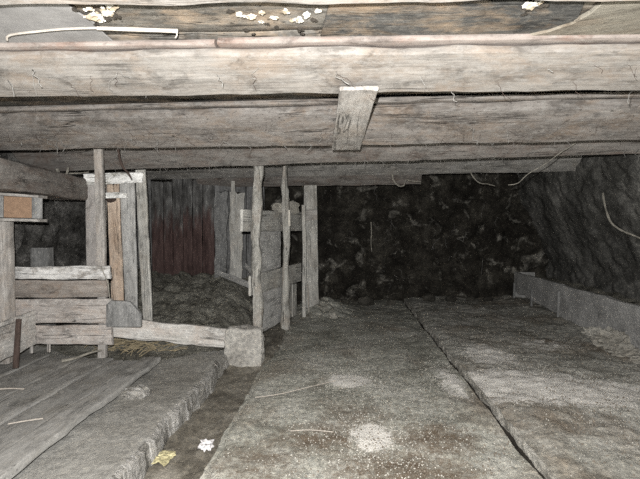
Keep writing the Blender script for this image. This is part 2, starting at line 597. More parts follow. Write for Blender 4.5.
def walk(u, v):
    y = Y0 + (Y1 + .2 - Y0) * v
    x = XG1 + edge(y, 1.7, .03) * (1 - u) + (XK + .05 - XG1) * u
    if u == 0:
        return Vector((x - .02, y, GUT - .05))
    z = fl(x, y, .016) + .03 * math.exp(-((x - XK + .15) / .2) ** 2) * fbm(Vector((x * 3, y * 2, 1)), 3)
    # soil banked up around the foot of the partition
    z += .16 * math.exp(-(((x + .28) / .33) ** 2 + ((y - 6.9) / .5) ** 2)) * (1 + .6 * fbm(Vector((x * 6, y * 6, 8)), 4))
    if u < .03:
        z -= .02
    z -= .07 * sstep(XK - .03, XK - .014, x)
    return Vector((x, y, z))


surf('floor', 110, 480, walk, M['walk'])


def gut(u, v):
    y = Y0 + (7.6 - Y0) * v
    x = XG0 - .1 + (XG1 - XG0 + .2) * u
    return Vector((x, y, GUT + .02 * fbm(Vector((x * 7, y * 5, 4)), 4) - .02 * math.sin(u * math.pi) + .09 * sstep(4.0, 4.6, y) - (.03 if u > .9 else 0)))


surf('floor_gutter', 16, 260, gut, M['gutter'])


def leftp(u, v):
    y = Y0 + (7.3 - Y0) * v
    xe = XG0 + edge(y, 5.1, .035)
    prof = [(XL - .3, 0)]
    if u < .86:
        x = XL - .1 + (xe - .02 - XL + .1) * (u / .86)
        z = ZW + fl(x, y, .014)
        h = .34 * sstep(4.35, 6.7, y) + .10 * sstep(4.25, 4.6, y)
        h *= sstep(-.95, -1.35, x) * .85 + .15
        z += h * (1 + .35 * fbm(Vector((x * 2.2, y * 2.2, 9)), 4)) + (.05 * fbm(Vector((x * 7, y * 7, 2)), 4) if y > 4.4 else 0)
        return Vector((x, y, z))
    k = (u - .86) / .14
    z = ZW - .006 + fl(xe, y, .014) + (GUT - .05 - ZW) * k + .05 * sstep(4.3, 4.8, y)
    return Vector((xe + .012 * k + .016 * fbm(Vector((k * 3, y * 9, 6)), 4), y, z))


surf('floor_platform', 90, 400, leftp, [M['leftf'], M['riser'], M['dirt']],
     lambda u, v: 1 if u >= .85 and Y0 + (7.3 - Y0) * v < 4.5 else (2 if Y0 + (7.3 - Y0) * v > 4.1 + .25 * math.sin(u * 9) else 0))


def rightp(u, v):
    y = Y0 + (Y1 + .2 - Y0) * v
    xe = XK + edge(y, 8.8, .008)
    if u < .1:
        k = u / .1
        return Vector((xe - .012 * (1 - k) + .018 * fbm(Vector((k * 3, y * 8, 16)), 4), y, -.09 + (ZR + .08) * k + fl(xe, y)))
    k = (u - .1) / .9
    x = xe + .01 + (XR + .1 - xe) * k
    z = ZR + fl(x, y, .02) + .012 * fbm(Vector((x * 8, y * 8, 5)), 4)
    z -= .02 * (1 - sstep(0, .05, k))
    # soft bank of debris along the trough
    z += .03 * sstep(2.4, 2.8, x) * (.6 + fbm(Vector((x * 4, y * 3, 12)), 4))
    return Vector((x, y, z))


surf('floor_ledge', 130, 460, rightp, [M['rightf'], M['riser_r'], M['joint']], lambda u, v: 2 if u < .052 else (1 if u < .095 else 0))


def stones(p, s):
    d, _ = noise.voronoi(p * s)
    return min(.5, d[1] - d[0])


def backw(u, v):
    x = XL - .1 + (XR - XL + .3) * u
    z = -.15 + 2.55 * v
    p = Vector((x, 0, z))
    d = .16 * stones(p, 3.2) + .10 * fbm(p * 2.5, 5) + .04 * fbm(p * 9, 3)
    d += .25 * sstep(.5, -.05, z)          # heaped at the foot
    return Vector((x, Y1 + .12 - d, z))


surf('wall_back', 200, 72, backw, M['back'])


def rightw(u, v):
    y = Y0 + (Y1 + .2 - Y0) * u
    z = -.15 + 2.6 * v
    p = Vector((0, y, z))
    d = .03 * stones(p, 4.6) + .05 * fbm(p * 1.8, 5) + .016 * fbm(p * 8, 4)
    x = XR + .02 - .50 * sstep(.5, 2.15, z) - d
    return Vector((x, y, z))


surf('wall_right', 320, 100, rightw, M['side'])


def leftw(u, v):
    y = Y1 + .2 + (Y0 - Y1 - .2) * u
    z = -.15 + 2.6 * v
    p = Vector((4, y, z))
    d = .16 * stones(p, 3.0) + .08 * fbm(p * 2.2, 5) + .03 * fbm(p * 9, 3)
    return Vector((XL - .08 + d, y, z))


surf('wall_left', 200, 64, leftw, M['leftw'])

# ceiling of rough boards lying over the beams
cz0 = ceil_z(0)
M['ceil'] = wood('stained_ceiling_boards', (.045, .04, .032), (.13, .115, .09), (.33, .285, .22), (.44, .31, .19), .6, (.45, .42, .36), .3, gs=.9,
                 speck=.7)


def ceil(u, v):
    y = Y0 + (Y1 + .3 - Y0) * v
    x = XL - .2 + (XR - XL + .4) * u
    nb = y / .34
    fr = nb - math.floor(nb)
    z = ceil_z(y) + .012 * fbm(Vector((x * 1.5, y * 6, 1)), 4) + (.03 if fr < .04 or fr > .96 else 0) + .008 * noise.noise(Vector((math.floor(nb) * 7.7, 0, 0)))
    return Vector((x, y, z))


surf('ceiling', 60, 240, ceil, M['ceil'])


# ------------------------------------------------------------------ ceiling beams
def beam(pl, pr, Hl, Hr, depth, mat, xa, xb, label, amp=.012, rag=.0, top=None, r=.014):
    """pl, pr: photo positions of the lower far edge; Hl, Hr heights over the eye"""
    L, R = onz(*pl, EYE + Hl), onz(*pr, EYE + Hr)
    d = (R - L) / (R.x - L.x)
    A, B = L + d * (xa - L.x), L + d * (xb - L.x)
    ym = (A.y + B.y) / 2
    zt = (ceil_z(ym) - .02) if top is None else top
    h = zt - (A.z + B.z) / 2
    off = Vector((0, -depth / 2, h / 2))
    o = bar('ceiling_beam', A + off, B + off, h, depth, (0, 0, 1), mat, r=r, n=12, step=.05, amp=amp, worn=(depth * .96, h * .72, 14))
    tag(o, label, 'beam', 'ceiling beams')
    return o, A, B, h


b0 = beam((0, 7), (470, 3), .73, .73, .24, M['beam_pale'], -2.2, 2.2,
          'pale beam at the very top edge of the picture, nearest the viewer', top=ceil_z(0) - .02)
b1 = beam((0, 97), (640, 91), .65, .65, .25, M['beam_pale'], -3.35, 3.1,
          'broad pale beam right across under the stained ceiling boards, with a pink edging board on top', top=EYE + .79, r=.014)
b2 = beam((0, 150.3), (640, 140.5), .58, .58, .27, M['beam_grey'], -3.35, 3.15,
          'second broad grey beam back, the one the short nailed crosspiece hangs across', top=EYE + .805, r=.014)
b3 = beam((0, 173), (640, 153.5), .55, .63, .26, M['beam_dusty'], -3.35, 3.2,
          'narrow looking dusty beam third from the front, touching the tops of the fence post and pole')
b4 = beam((150, 179.5), (560, 171.7), .67, .69, .24, M['beam_far'], -3.35, 3.16,
          'thin grey beam fourth from the front with roots dangling below its right half')
b5 = beam((215, 187), (415, 184.5), .565, .565, .14, M['beam_dusty'], -2.2, 1.12,
          'short beam in the far dark, lowest and last, lying on the thick partition post', top=EYE + .74)


# edging boards on top of the first two beams
def lip(b, z0, z1, xa, xb, depth, label, mat, front):
    _, A, B, h = b
    d = (B - A) / (B.x - A.x)
    p, q = A + d * (xa - A.x), A + d * (xb - A.x)
    p = Vector((p.x, p.y - front, (z0 + z1) / 2))
    q = Vector((q.x, q.y - front, (z0 + z1) / 2))
    o = bar('edging_board', p, q, z1 - z0, depth, (0, 0, 1), mat, r=.012, n=3, amp=.004, jag=.01)
    return tag(o, label, 'board', 'edging boards on the beams')


lip(b1, EYE + .793, EYE + .822, -2.6, -.565, .12, 'left pinkish edging board lying on the broad pale front beam', M['lip'], .215)
lip(b1, EYE + .795, EYE + .826, -.55, 2.6, .12, 'right pinkish edging board lying on the broad pale front beam', M['lip'], .222)
lip(b2, EYE + .808, EYE + .843, -3.2, 3.0, .12, 'grey edging board lying on the second broad grey beam', M['beam_grey'], .24)

# short crosspiece nailed under the first two beams
za, zb = EYE + .648, EYE + .578
A = Vector((.078, 2.19, za - .012)); B = Vector((.028, 3.49, zb - .012))
cp = bar('nailed_crosspiece', A, B, .18, .018, (1, 0, .0), M['plank_grey'], w1=.215, r=.006, jag=.015, amp=.004)
tag(cp, 'short grey board nailed from the broad pale beam across to the second beam', 'board')

# longitudinal beam at upper left
lb = bar('side_beam', (-2.53, 2.6, EYE + .367), (-2.87, 4.74, EYE + .367), .23, .35, (0, 0, 1), M['beam_dusty'], r=.03, n=10, amp=.012)
tag(lb, 'thick dusty beam running away from the viewer at upper left above the wooden box', 'beam')

# ------------------------------------------------------------------ stuff on the ceiling boards
zc = EYE + .815
sh = [onz(-40, 4, zc), onz(-40, 47, zc), onz(117, 45, zc), onz(104, 34, zc), onz(93, 22, zc), onz(78, 13, zc), onz(66, 4, zc)]
ts = slab('tar_paper', sh, (0, 0, 1), .008, M['sheet'])
tag(ts, 'grey tar paper sheet with a torn slanting edge on the ceiling at top left', 'sheet')
dk = [onz(318, 46, zc + .006), onz(560, 46, zc + .006), onz(575, 26, zc + .006), onz(585, 2, zc + .006), onz(330, 2, zc + .006)]
M['dark_board'] = wood('dark_damp_board', (.035, .034, .031), (.085, .083, .076), (.16, .15, .132), (.36, .25, .15), .7, (.4, .37, .3), .3)
tag(slab('damp_board', dk, (0, 0, 1), .012, M['dark_board']),
    'dark damp board on the ceiling with brown stains, right of the white fungus', 'board')
M['tan'] = wood('tan_slab_wood', (.16, .14, .11), (.27, .245, .195), (.36, .33, .27), (.22, .16, .11), .4, (.42, .39, .33), .3, sat=.9)
tn = [onz(548, 44, zc - .004), onz(720, 44, zc - .004), onz(720, -8, zc - .004), onz(618, -8, zc - .004), onz(604, 2, zc - .004), onz(590, 14, zc - .004), onz(572, 24, zc - .004),
      onz(548, 32, zc - .004), onz(520, 38, zc - .004), onz(480, 44, zc - .004)]
tag(slab('slab_wood', tn[::-1], (0, 0, 1), .02, M['tan']),
    'tan slab of wood with a curved rough edge on the ceiling at top right', 'board')


def cluster(name, spots, mats, label, cat, zz):
    root = empty(name, onz(spots[0][0], spots[0][1], zz), label, cat)
    for (x, y, r, mi) in spots:
        p = onz(x, y, zz)
        vs, fs, ml = [], [], []
        for k in range(9):
            q = Vector((random.gauss(0, r * .6), random.gauss(0, r * .45), random.uniform(-.4, .3) * r)) if k else Vector((0, 0, 0))
            s = r * random.uniform(.25, .55) if k else r * .6
            m_ = mi if random.random() < .72 else (2 if mi == 0 else 1)
            ico_into(vs, fs, q, (s * random.uniform(.8, 1.6), s, s * .8), 2, 1.0, 2.0, m_, ml)
        me = bpy.data.meshes.new('fungus_lump')
        me.from_pydata(vs, [], fs)
        me.polygons.foreach_set('material_index', ml)
        o = link('fungus_lump' if mi == 0 else 'mould_spot', me, mats, Matrix.Translation(p), root, sharp=50)
        if mi:
            o['label'] = 'black mould spot'
    return root


M['fungus_tan'] = plain('stained_fungus', (.36, .30, .22), .95, .4, 30)
fm = [M['fungus'], M['fungus_dark'], M['fungus_tan']]
cluster('fungus_growth', [(98, 16, .024, 0), (106, 13, .02, 0), (112, 8, .02, 0), (100, 20, .018, 0), (90, 9, .012, 0), (94, 14, .011, 0), (96, 24, .008, 1),
                          (115, 16, .013, 1), (74, 9, .013, 1), (108, 19, .009, 1), (86, 17, .008, 0)],
        fm, 'white fungus lump with black bits above the bare lath at top left', 'fungus', zc - .012)
cluster('fungus_growth', [(240, 14, .014, 0), (251, 17, .017, 0), (262, 13, .012, 0), (274, 18, .012, 0), (285, 12, .014, 0), (297, 20, .016, 0), (307, 14, .014, 0),
                          (318, 11, .01, 0), (246, 30, .009, 1), (253, 34, .007, 1), (276, 27, .009, 1), (300, 29, .012, 1), (302, 34, .008, 1), (268, 24, .007, 1),
                          (314, 20, .01, 1), (229, 11, .01, 1), (260, 22, .008, 0)],
        fm, 'wide patch of white fungus hanging at the top centre of the ceiling', 'fungus', zc - .006)
cluster('fungus_growth', [(530, 4, .022, 0), (536, 2, .018, 0), (528, 9, .012, 1), (543, 6, .012, 1), (525, 14, .008, 1)],
        fm, 'small white fungus lump at the top right beside the tan slab', 'fungus', zc - .006)

lath = empty('bare_lath', onz(98, 28, zc - .035), 'thin pale bare lath hanging level under the ceiling at top left', 'lath')
bar('lath', onz(97, 28.3, zc - .035), onz(178, 31, zc - .035), (.015), .008, (0, 0, 1), M['lath'], lath, r=.003, n=1, amp=.002)
tube('bark_strip', [onz(97, 28, zc - .035), onz(65, 29, zc - .035), onz(38, 31.5, zc - .038), onz(10, 35, zc - .043), onz(7, 40, zc - .055)], .0045, M['lath'], lath)
tube('drip', [onz(176, 31.5, zc - .036), onz(177, 35, zc - .05), onz(175, 38, zc - .06)], .004, M['lath'], lath, taper=.4)
tube('nail', [onz(97, 28, zc - .03), onz(97, 27, zc + .03)], .006, M['iron'], lath)

# ------------------------------------------------------------------ left side: fence, post, box, deck
FD = 3.85
fence = empty('plank_fence', at(103, 362, 3.92), 'low fence of four stacked planks on a thin upright post at left', 'fence')


def pxboard(name, x0, x1, yt0, yb0, yt1, yb1, Y, t, mat, parent=None, Y2=None, **kw):
    Y2 = Y2 or Y
    a, b = at(x0, (yt0 + yb0) / 2, Y), at(x1, (yt1 + yb1) / 2, Y2)
    w = (yb0 - yt0) * Y / FPX
    w1 = (yb1 - yt1) * Y2 / FPX
    return bar(name, a, b, w, t, (0, 0, 1), mat, parent, w1=w1, **kw)


pxboard('plank', 6, 110.5, 266.5, 279.3, 265.5, 279, FD - .015, .028, M['plank_white'], fence, jag=.01, rag=.006)
pxboard('plank', 4, 108, 280, 298, 280, 297.5, FD, .03, M['plank_brown'], fence, jag=.012, rag=.006)
pxboard('plank', 4, 112, 298.5, 323.6, 298, 323.4, FD, .03, M['plank_pink'], fence, jag=.012, rag=.005)
pxboard('plank', 24, 112.3, 324.6, 344.5, 324.2, 345, FD, .03, M['plank_pink'], fence, jag=.012, rag=.008)
p = at(103, 362, 3.92)
bar('post', (p.x, 3.92, .125), (p.x - .012, 3.92, ceil_z(3.9) - .03), .07, .05, (1, 0, 0), M['plank_grey'], fence, wander=.015, rag=.006)
for x, y in ((31.5, 350), (49, 349)):
    bar('peg', at(x, y - 6, FD + .02), at(x, y + 3, FD + .02), .03, .02, (1, 0, 0), M['plank_grey'], fence)
off = [(108, 304), (108, 326), (142.3, 326.2), (142.3, 313.5), (138, 308), (131, 300.8), (113, 300)]
o = slab('offcut', [at(x, y, FD - .02) for x, y in off], (0, -1, 0), .035, M['plank_slate'], fence)
o['label'] = 'dark slate grey offcut with a clipped corner'
tag(tube('hanging_wire', [at(101, 266, 3.80), at(104, 274, 3.8), at(108, 283, 3.8), at(109, 292, 3.8), at(110, 300, 3.79)], .004, M['bark']),
    'thin wire hanging over the right end of the plank fence', 'wire')

lp = bar('corner_post', (-2.885, 3.70, .142), (-2.885, 3.70, EYE + .25), .25, .13, (1, 0, 0), M['plank_grey'], r=.02, amp=.01)
tag(lp, 'thick pale post at the left edge, below the wooden box', 'post')

bx = empty('wooden_box', at(20, 220, 3.5), 'small grey wooden box with a brown front panel at the top of the left post', 'box')


def quad(x0, x1, yt, yb, Y, dyt=0, dyb=0, dY=0):
    return [at(x0, yt, Y), at(x0, yb, Y), at(x1, yb + dyb, Y + dY), at(x1, yt + dyt, Y + dY)]


bar('top_board', at(-16, 193.2, 3.53), at(43, 197.0, 3.60), .022, .15, (0, 0, 1), M['plank_grey'], bx, r=.004, n=2)
bar('bottom_board', at(-16, 219, 3.53), at(43, 220.6, 3.60), .022, .15, (0, 0, 1), M['plank_grey'], bx, r=.004, n=2)
o = slab('front_panel', quad(4.5, 32.5, 196, 217.5, 3.475, 1.6, .6, .02), (.12, -1, 0), .012, M['brown_panel'], bx)
o['label'] = 'flat brown front panel'
slab('side_board', quad(32.8, 42.8, 197.5, 218.6, 3.50, .6, .3, .01), (.12, -1, 0), .02, M['plank_slate'], bx)
slab('side_board', quad(-14, 4.2, 195, 217.5, 3.46, 1, 0, .012), (.12, -1, 0), .02, M['plank_slate'], bx)
slab('back_board', quad(-14, 43, 194, 219, 3.60, 2, 1, .02), (.12, -1, 0), .012, M['plank_slate'], bx)
for y in (203.5, 212.5):
    lump('nail', at(36, y, 3.475), (.008, .006, .010), M['chunk'], bx, 1, .1)

sb = bar('kick_board', (-2.46, 2.4, .42), (-2.655, 3.82, .405), .30, .03, (0, 0, 1), M['plaster_board'], r=.008, amp=.006, rag=.012, jag=.02)
tag(sb, 'pale whitewashed side board low at the left edge, at the foot of the post', 'board')
stk = bar('leaning_stake', at(15.5, 368, 3.44), at(19, 319, 3.50), .04, .03, (1, 0, 0), M['stake_dark'], r=.01)
tag(stk, 'dark short stake leaning on the pale side board at lower left', 'stake')

# boards of the raised deck
deck = empty('plank_deck', (-2.1, 2.5, ZW + .01), 'raised deck of long muddy planks at lower left', 'deck')
ztop = .13
xs = [-2.92, -2.62, -2.29, -2.0, -1.735]
for i in range(len(xs) - 1):
    a, b = xs[i], xs[i + 1]
    bar('plank', ((a + b) / 2, .6, ztop - .024), ((a + b) / 2 + .01, 3.98 - .05 * i, ztop - .024), b - a - .016, .048, (1, 0, 0), M['plank_deck'], deck,
        r=.007, amp=.012, jag=.03, rag=.008, step=.06)
bar('plank', (-1.60, .6, ztop + .012), (-1.61, 3.80, ztop + .02), .155, .045, (1, 0, 0), M['plank_deck'], deck, r=.008, amp=.014, jag=.05, rag=.012,
    wander=.01)
for y in (1.2, 2.4, 3.5):
    bar('joist', (-2.9, y, ztop - .062), (-1.68, y, ztop - .062), .03, .07, (0, 0, 1), M['stake_dark'], deck, n=1)
tag(lump('mud_clod', onz(135, 393, ZW + .03), (.10, .06, .045), M['riser'], amp=.4, sq=.4), 'dark clod wedged under the front edge of the plank deck', 'clod')
tag(tube('bark_curl', [onz(62, 361, .145), onz(76, 358, .16), onz(88, 353.5, .20), onz(101, 350, .24)], .014, M['bark'], taper=.5),
    'curved pale strip of bark on the deck beneath the fence', 'bark')

# long fallen plank and the rough block at its end
pl_ = bar('fallen_plank', at(112, 327, 4.02), at(226, 338.2, 4.30), .178, .045, (0, 0, 1), M['plaster_board'], r=.008, amp=.006, rag=.012, jag=.02)
tag(pl_, 'long pale plank lying on edge from the fence to the rough block', 'plank')
bk = lump('rough_block', at(245, 346.5, 4.33), (.18, .075, .19), M['block'], amp=.12, freq=1.6, sq=.82, sub=5, sharp=60)
tag(bk, 'rough dirty concrete block at the right end of the long pale plank', 'block')

# ------------------------------------------------------------------ plank screen beside the doorway
SD = 4.82
screen = empty('plank_screen', at(115, 330, SD), 'upright screen of mismatched planks with a peeling white crossboard, behind the fence post', 'screen')


def upright(name, xt0, xt1, yt, xb0, xb1, zb, Y, t, mat, parent, **kw):
    a = at((xt0 + xt1) / 2, yt, Y)
    q = at((xb0 + xb1) / 2, 320, Y)
    s = (zb - a.z) / (q.z - a.z)
    b = a + (q - a) * s
    return bar(name, b, a, (xb1 - xb0) * Y / FPX, t, (1, 0, 0), mat, parent, w1=(xt1 - xt0) * Y / FPX, **kw)


upright('plank', 85.5, 97.5, 180, 87, 98.5, .1, SD - .02, .03, M['plank_pale'], screen, rag=.006)
upright('plank', 98.5, 107, 180, 98.5, 107, .1, SD, .025, M['plank_pink'], screen)
o = upright('plank', 107, 119.5, 184, 112, 125.5, .1, SD, .03, M['plank_orange'], screen, rag=.006, jag=.02)
o['label'] = 'raw orange plank'
upright('plank', 119.5, 135, 180, 125.8, 138.6, .1, SD + .005, .03, M['plank_panel'], screen)
upright('plank', 135.3, 145.8, 170, 143, 153, .1, SD - .03, .035, M['plank_gate'], screen, rag=.006)
o = pxboard('crossboard', 84.5, 143, 173.5, 185.3, 172, 183, SD - .055, .025, M['plank_peel'], screen, rag=.006, jag=.015)
o['label'] = 'peeling whitewashed crossboard'
o = pxboard('batten', 105.5, 126.5, 192.5, 198.6, 192.2, 198, SD - .06, .02, M['plank_peel'], screen, jag=.01)
o['label'] = 'small white batten'
lump('clamp', at(111, 199, SD - .045), (.055, .02, .035), M['stake_dark'], screen, 3, .3)

gb = bar('stone_upright', (-3.06, 4.55, .12), (-3.06, 4.55, 1.06), .19, .12, (1, 0, 0), M['plank_slate'], r=.015, amp=.01)
tag(gb, 'grey upright slab standing behind the whitewashed top plank of the fence at far left', 'slab')

# straw behind the fence
vs, fs = [], []
o0 = Vector((-1.98, 4.28, .10))
for k in range(130):
    c = Vector((random.gauss(0, .2), random.gauss(0, .09), abs(random.gauss(0, .05))))
    a = random.gauss(.35, .6)
    l = random.uniform(.06, .2)
    dv = Vector((math.cos(a), math.sin(a) * .5, random.gauss(.15, .25))) * l
    tube_into(vs, fs, [c - dv * .5, c + Vector((0, 0, .012)), c + dv * .5], .0035, 4)
me = bpy.data.meshes.new('straw_pile')
me.from_pydata(vs, [], fs)
tag(link('straw_pile', me, M['straw'], Matrix.Translation(o0)), 'yellow straw heaped behind the fence under the long pale plank', 'straw', kind='stuff')

# ------------------------------------------------------------------ far left: boarded wall with red paint, leaning boards
BW = 6.95
wallb = empty('boarded_wall', (-2.3, BW, .35), 'boarded wall of faded grey planks with worn red-brown paint, seen through the doorway', 'boarding')
x = -3.25
k = 0
while x < -1.2:
    w = random.uniform(.13, .2)
    px = 342 + (x + w / 2) * FPX / BW
    red = 152 < px < 214
    bar('plank', (x + w / 2, BW + random.uniform(-.01, .01), .28), (x + w / 2, BW, random.uniform(1.93, 2.08)), w - .006, .03, (1, 0, 0),
        M['red'] if red else M['plank_blue'], wallb, rag=.006, jag=.03)
    x += w
    k += 1
bar('rail', (-3.25, BW + .04, .7), (-1.25, BW + .04, .7), .1, .04, (0, 0, 1), M['plank_blue'], wallb)

for (x0, x1, xb0, xb1, yt, m_, lab) in ((214, 228.5, 214.5, 226, 191, M['plank_slate'], 'wider grey board leaning on the boarded wall, left of its twin'),
                                        (229.5, 244.5, 229.5, 241, 192.5, M['plank_gate'], 'ragged grey board leaning on the boarded wall, nearer the flaky pole')):
    o = upright('leaning_board', x0, x1, yt, xb0, xb1, .40, 6.5, .03, m_, None, jag=.05, rag=.02)
    tag(o, lab, 'board', 'boards leaning at the far left')
o = upright('narrow_board', 231, 235, 181, 231, 235.5, 1.3, 6.44, .02, M['plank_gate'], None)
tag(o, 'thin slat sticking up above the two leaning grey boards', 'slat')

for (a, b, w, lab) in (((217, 272, 6.3), (249, 285, 5.7), .075, 'pale slat lying aslant on the dark soil behind the flaky pole'),
                       ((246, 266, 5.9), (255, 275, 5.6), .06, 'small pale slat end propped beside the flaky pole, above the aslant one'),
                       ((194, 284.5, 6.5), (217, 279, 6.55), .06, 'dull grey slat lying at the foot of the red-brown paint')):
    o = bar('loose_board', at(*a), at(*b), w, .025, (0, .35, 1), M['plank_panel'], rag=.006, jag=.02)
    tag(o, lab, 'slat', 'loose slats on the soil')

# ------------------------------------------------------------------ centre partition
part = empty('board_partition', (-.75, 5.5, 0), 'broken board partition on flaky poles standing in the middle of the room', 'partition')


def ln(y, off=0.0):
    """point of the partition line at depth y"""
    return Vector((-.91 + (y - 4.75) * .235 - off, y, 0))


q1 = at(258, 300, 4.76)
bar('pole', (q1.x - .005, 4.76, 0), (q1.x + .0, 4.76, 2.10), .095, .085, (1, 0, 0), M['post_flaky'], part, r=.035, n=4, amp=.022, wander=.03, rag=.012)
q2 = at(286.5, 300, 5.6)
bar('pole', (q2.x + .01, 5.6, 0), (q2.x - .02, 5.6, 2.15), .10, .09, (1, 0, 0), M['post_flaky'], part, w1=.07, r=.035, n=4, amp=.022, wander=.04, rag=.012)
bar('pole', at(305.5, 318, 6.32), at(303.5, 205, 6.32), .055, .05, (1, 0, 0), M['plank_gate'], part, r=.02, wander=.02)
q3 = at(311, 250, 6.7)
bar('post', (q3.x + .02, 6.72, 0), (q3.x - .01, 6.72, EYE + .56), .19, .09, (1, 0, 0), M['plank_gate'], part, r=.015, amp=.012)
NRM = Vector((1, -.235, 0)).normalized()


def pboard(name, ya, yb, zc_, w, mat, off=.075, w1=None, dz=0, **kw):
    a, b = ln(ya, off), ln(yb, off)
    a.z = zc_
    b.z = zc_ + dz
    return bar(name, a, b, w, .028, (0, 0, 1), mat, part, w1=w1, **kw)


pboard('board', 4.62, 6.5, 1.335, .225, M['plank_gate'], w1=.27, rag=.006, jag=.02)
pboard('board', 4.80, 6.45, .645, .215, M['plank_gate'], w1=.26, dz=-.02, rag=.006, jag=.02)
pboard('panel', 5.0, 5.74, .30, .46, M['plank_panel'], off=.09, rag=.01, jag=.02)
pboard('panel', 4.98, 5.74, .985, .47, M['plank_panel'], off=.105, rag=.006, jag=.02)
for y, z0, z1 in ((5.86, .04, .5), (6.06, .05, .5), (6.25, .04, .48)):
    a = ln(y, .10)
    a.z = z0
    b = a.copy()
    b.z = z1
    bar('board', a, b, .18, .025, (.235, 1, 0), M['plank_gate'], part, rag=.008, jag=.02)
o = pxboard('block', 305, 317.3, 209.5, 220.5, 209.5, 220, 6.64, .05, M['plank_grey'], part)
bar('peeled_strip', at(289.3, 226, 5.5), at(289, 210, 5.5), .028, .01, (1, 0, 0), M['fungus'], part, n=1)
tube('stick', [at(309, 318, 6.45), at(308.5, 300, 6.5), at(307.5, 284, 6.55)], .009, M['lath'], part)

for (x, y, Y, s, lab) in ((277.5, 204.5, 5.62, (.075, .04, .06), 'pale plaster lump on the partition top board, left of the second pole'),
                          (292.5, 203, 6.1, (.085, .045, .085), 'larger pale plaster lump on the partition top board, right of the second pole')):
    c = ln(Y, .075)
    c.z = 1.455 + s[2] * .75
    tag(lump('plaster_lump', c, s, M['chunk'], amp=.45, freq=1.7, sq=.5), lab, 'plaster lump', 'plaster lumps on the partition')

# ------------------------------------------------------------------ right side: trough wall
tr = empty('feed_trough', (3.0, 5.5, ZR), 'long low grey concrete trough wall along the foot of the right wall', 'trough')


def slabwall(name, y0, y1, z0a, z0b, zt0, zt1, x):
    """upright slab between depths y0 and y1"""
    vs, fs = [], []
    ny, nz = int((y1 - y0) / .05), 10
    for side in (0, 1):
        for i in range(ny + 1):
            f = i / ny
            y = y0 + (y1 - y0) * f
            for j in range(nz + 1):
                g = j / nz
                zb = z0a + (z0b - z0a) * f + .03 * fbm(Vector((y * 4, 3, 1)), 3)
                zt = zt0 + (zt1 - zt0) * f + .012 * fbm(Vector((y * 3, 8, 1)), 3)
                z = zb + (zt - zb) * g
                xx = x + side * .05 + .012 * fbm(Vector((y * 3, z * 5, side * 9)), 3) + .02 * (1 - g)*(1 if side == 0 else 0) * -1
                vs.append(Vector((xx, y, z)))
    N = (ny + 1) * (nz + 1)
    for i in range(ny):
        for j in range(nz):
            a = i * (nz + 1) + j
            fs.append((a, a + 1, a + nz + 2, a + nz + 1))
            fs.append((N + a, N + a + nz + 1, N + a + nz + 2, N + a + 1))
        a, b = i * (nz + 1), (i + 1) * (nz + 1)
        fs.append((a, b, N + b, N + a))
        a, b = a + nz, b + nz
        fs.append((a, N + a, N + b, b))
    for i in (0, ny):
        for j in range(nz):
            a = i * (nz + 1) + j
            q = (a, N + a, N + a + 1, a + 1)
            fs.append(q if i == 0 else q[::-1])
    me = bpy.data.meshes.new(name)
    me.from_pydata(vs, [], fs)
    return link(name, me, M['manger'], None, tr, sharp=45)


slabwall('slab', 2.6, 6.13, .065, .085, .51, .505, 2.86)
slabwall('slab', 6.16, 7.78, .11, .19, .505, .50, 2.875)
bar('end_slab', (2.88, 7.8, .27), (3.2, 7.8, .27), .46, .05, (0, 0, 1), M['manger'], tr)
for y in (7.7, 7.0, 6.15):
    bar('stake', (2.835, y, .03), (2.84, y, .33 if y != 6.15 else .42), .035, .03, (0, 1, 0), M['plank_slate'], tr, n=1)


def trfill(u, v):
    y = 2.6 + 5.15 * v
    x = 2.92 + .52 * u
    return Vector((x, y, .36 + .06 * u + .06 * fbm(Vector((x * 5, y * 4, 0)), 4)))


vs = [trfill(i / 8, j / 80) for j in range(81) for i in range(9)]
fs = [(j * 9 + i, j * 9 + i + 1, j * 9 + i + 10, j * 9 + i + 9) for j in range(80) for i in range(8)]
me = bpy.data.meshes.new('trough_soil')
me.from_pydata(vs, [], fs)
o = link('trough_soil', me, M['dirt'], None, tr)
o['kind'] = 'stuff'
o['label'] = 'dark soil filling the trough'

# broken mortar along the trough foot
for (x, y, s, lab) in ((566, 330, (.10, .07, .05), 'small pale mortar chunk at the crack in the trough wall'),
                       (618, 341, (.17, .10, .09), 'large pale mortar lump at the foot of the trough wall by the right edge'),
                       (606, 336, (.10, .08, .08), 'rough mortar lump against the trough wall, just left of the largest lump'),
                       (630, 350, (.13, .09, .05), 'flat mortar lump in front of the trough wall, nearest the right edge'),
                       (588, 337, (.09, .06, .035), 'low flat mortar piece midway along the visible trough foot'),
                       (624, 357, (.10, .07, .03), 'flat crumbling mortar piece lowest and closest to the viewer by the right edge')):
    p = onz(x, y + 3, ZR + .03)
    p.x = 2.83 - s[0] * .45 - (.12 if y > 345 else 0)
    p.z = ZR + .025 + s[2] * .45
    tag(lump('mortar_chunk', p, s, M['chunk'], amp=.5, freq=2.2, sub=4), lab, 'mortar', 'mortar pieces along the trough')

# root on the right wall
rt = [(603, 193), (604.5, 203), (607, 213), (611.5, 223), (620, 229.5), (630, 234), (645, 240)]
tag(tube('wall_root', [at(x, y, 5.15 - .03 * i) for i, (x, y) in enumerate(rt)], .010, M['bark'], rn=.4),
    'pale bent root curving down the right wall', 'root')

# ------------------------------------------------------------------ twigs and roots at the beams
def roots(name, pts, Y, r, label, mat='bark', **kw):
    return tag(tube(name, [at(x, y, Y) for x, y in pts], r, M[mat], taper=.5, rn=.3, **kw), label, 'root', 'roots hanging from the beams')


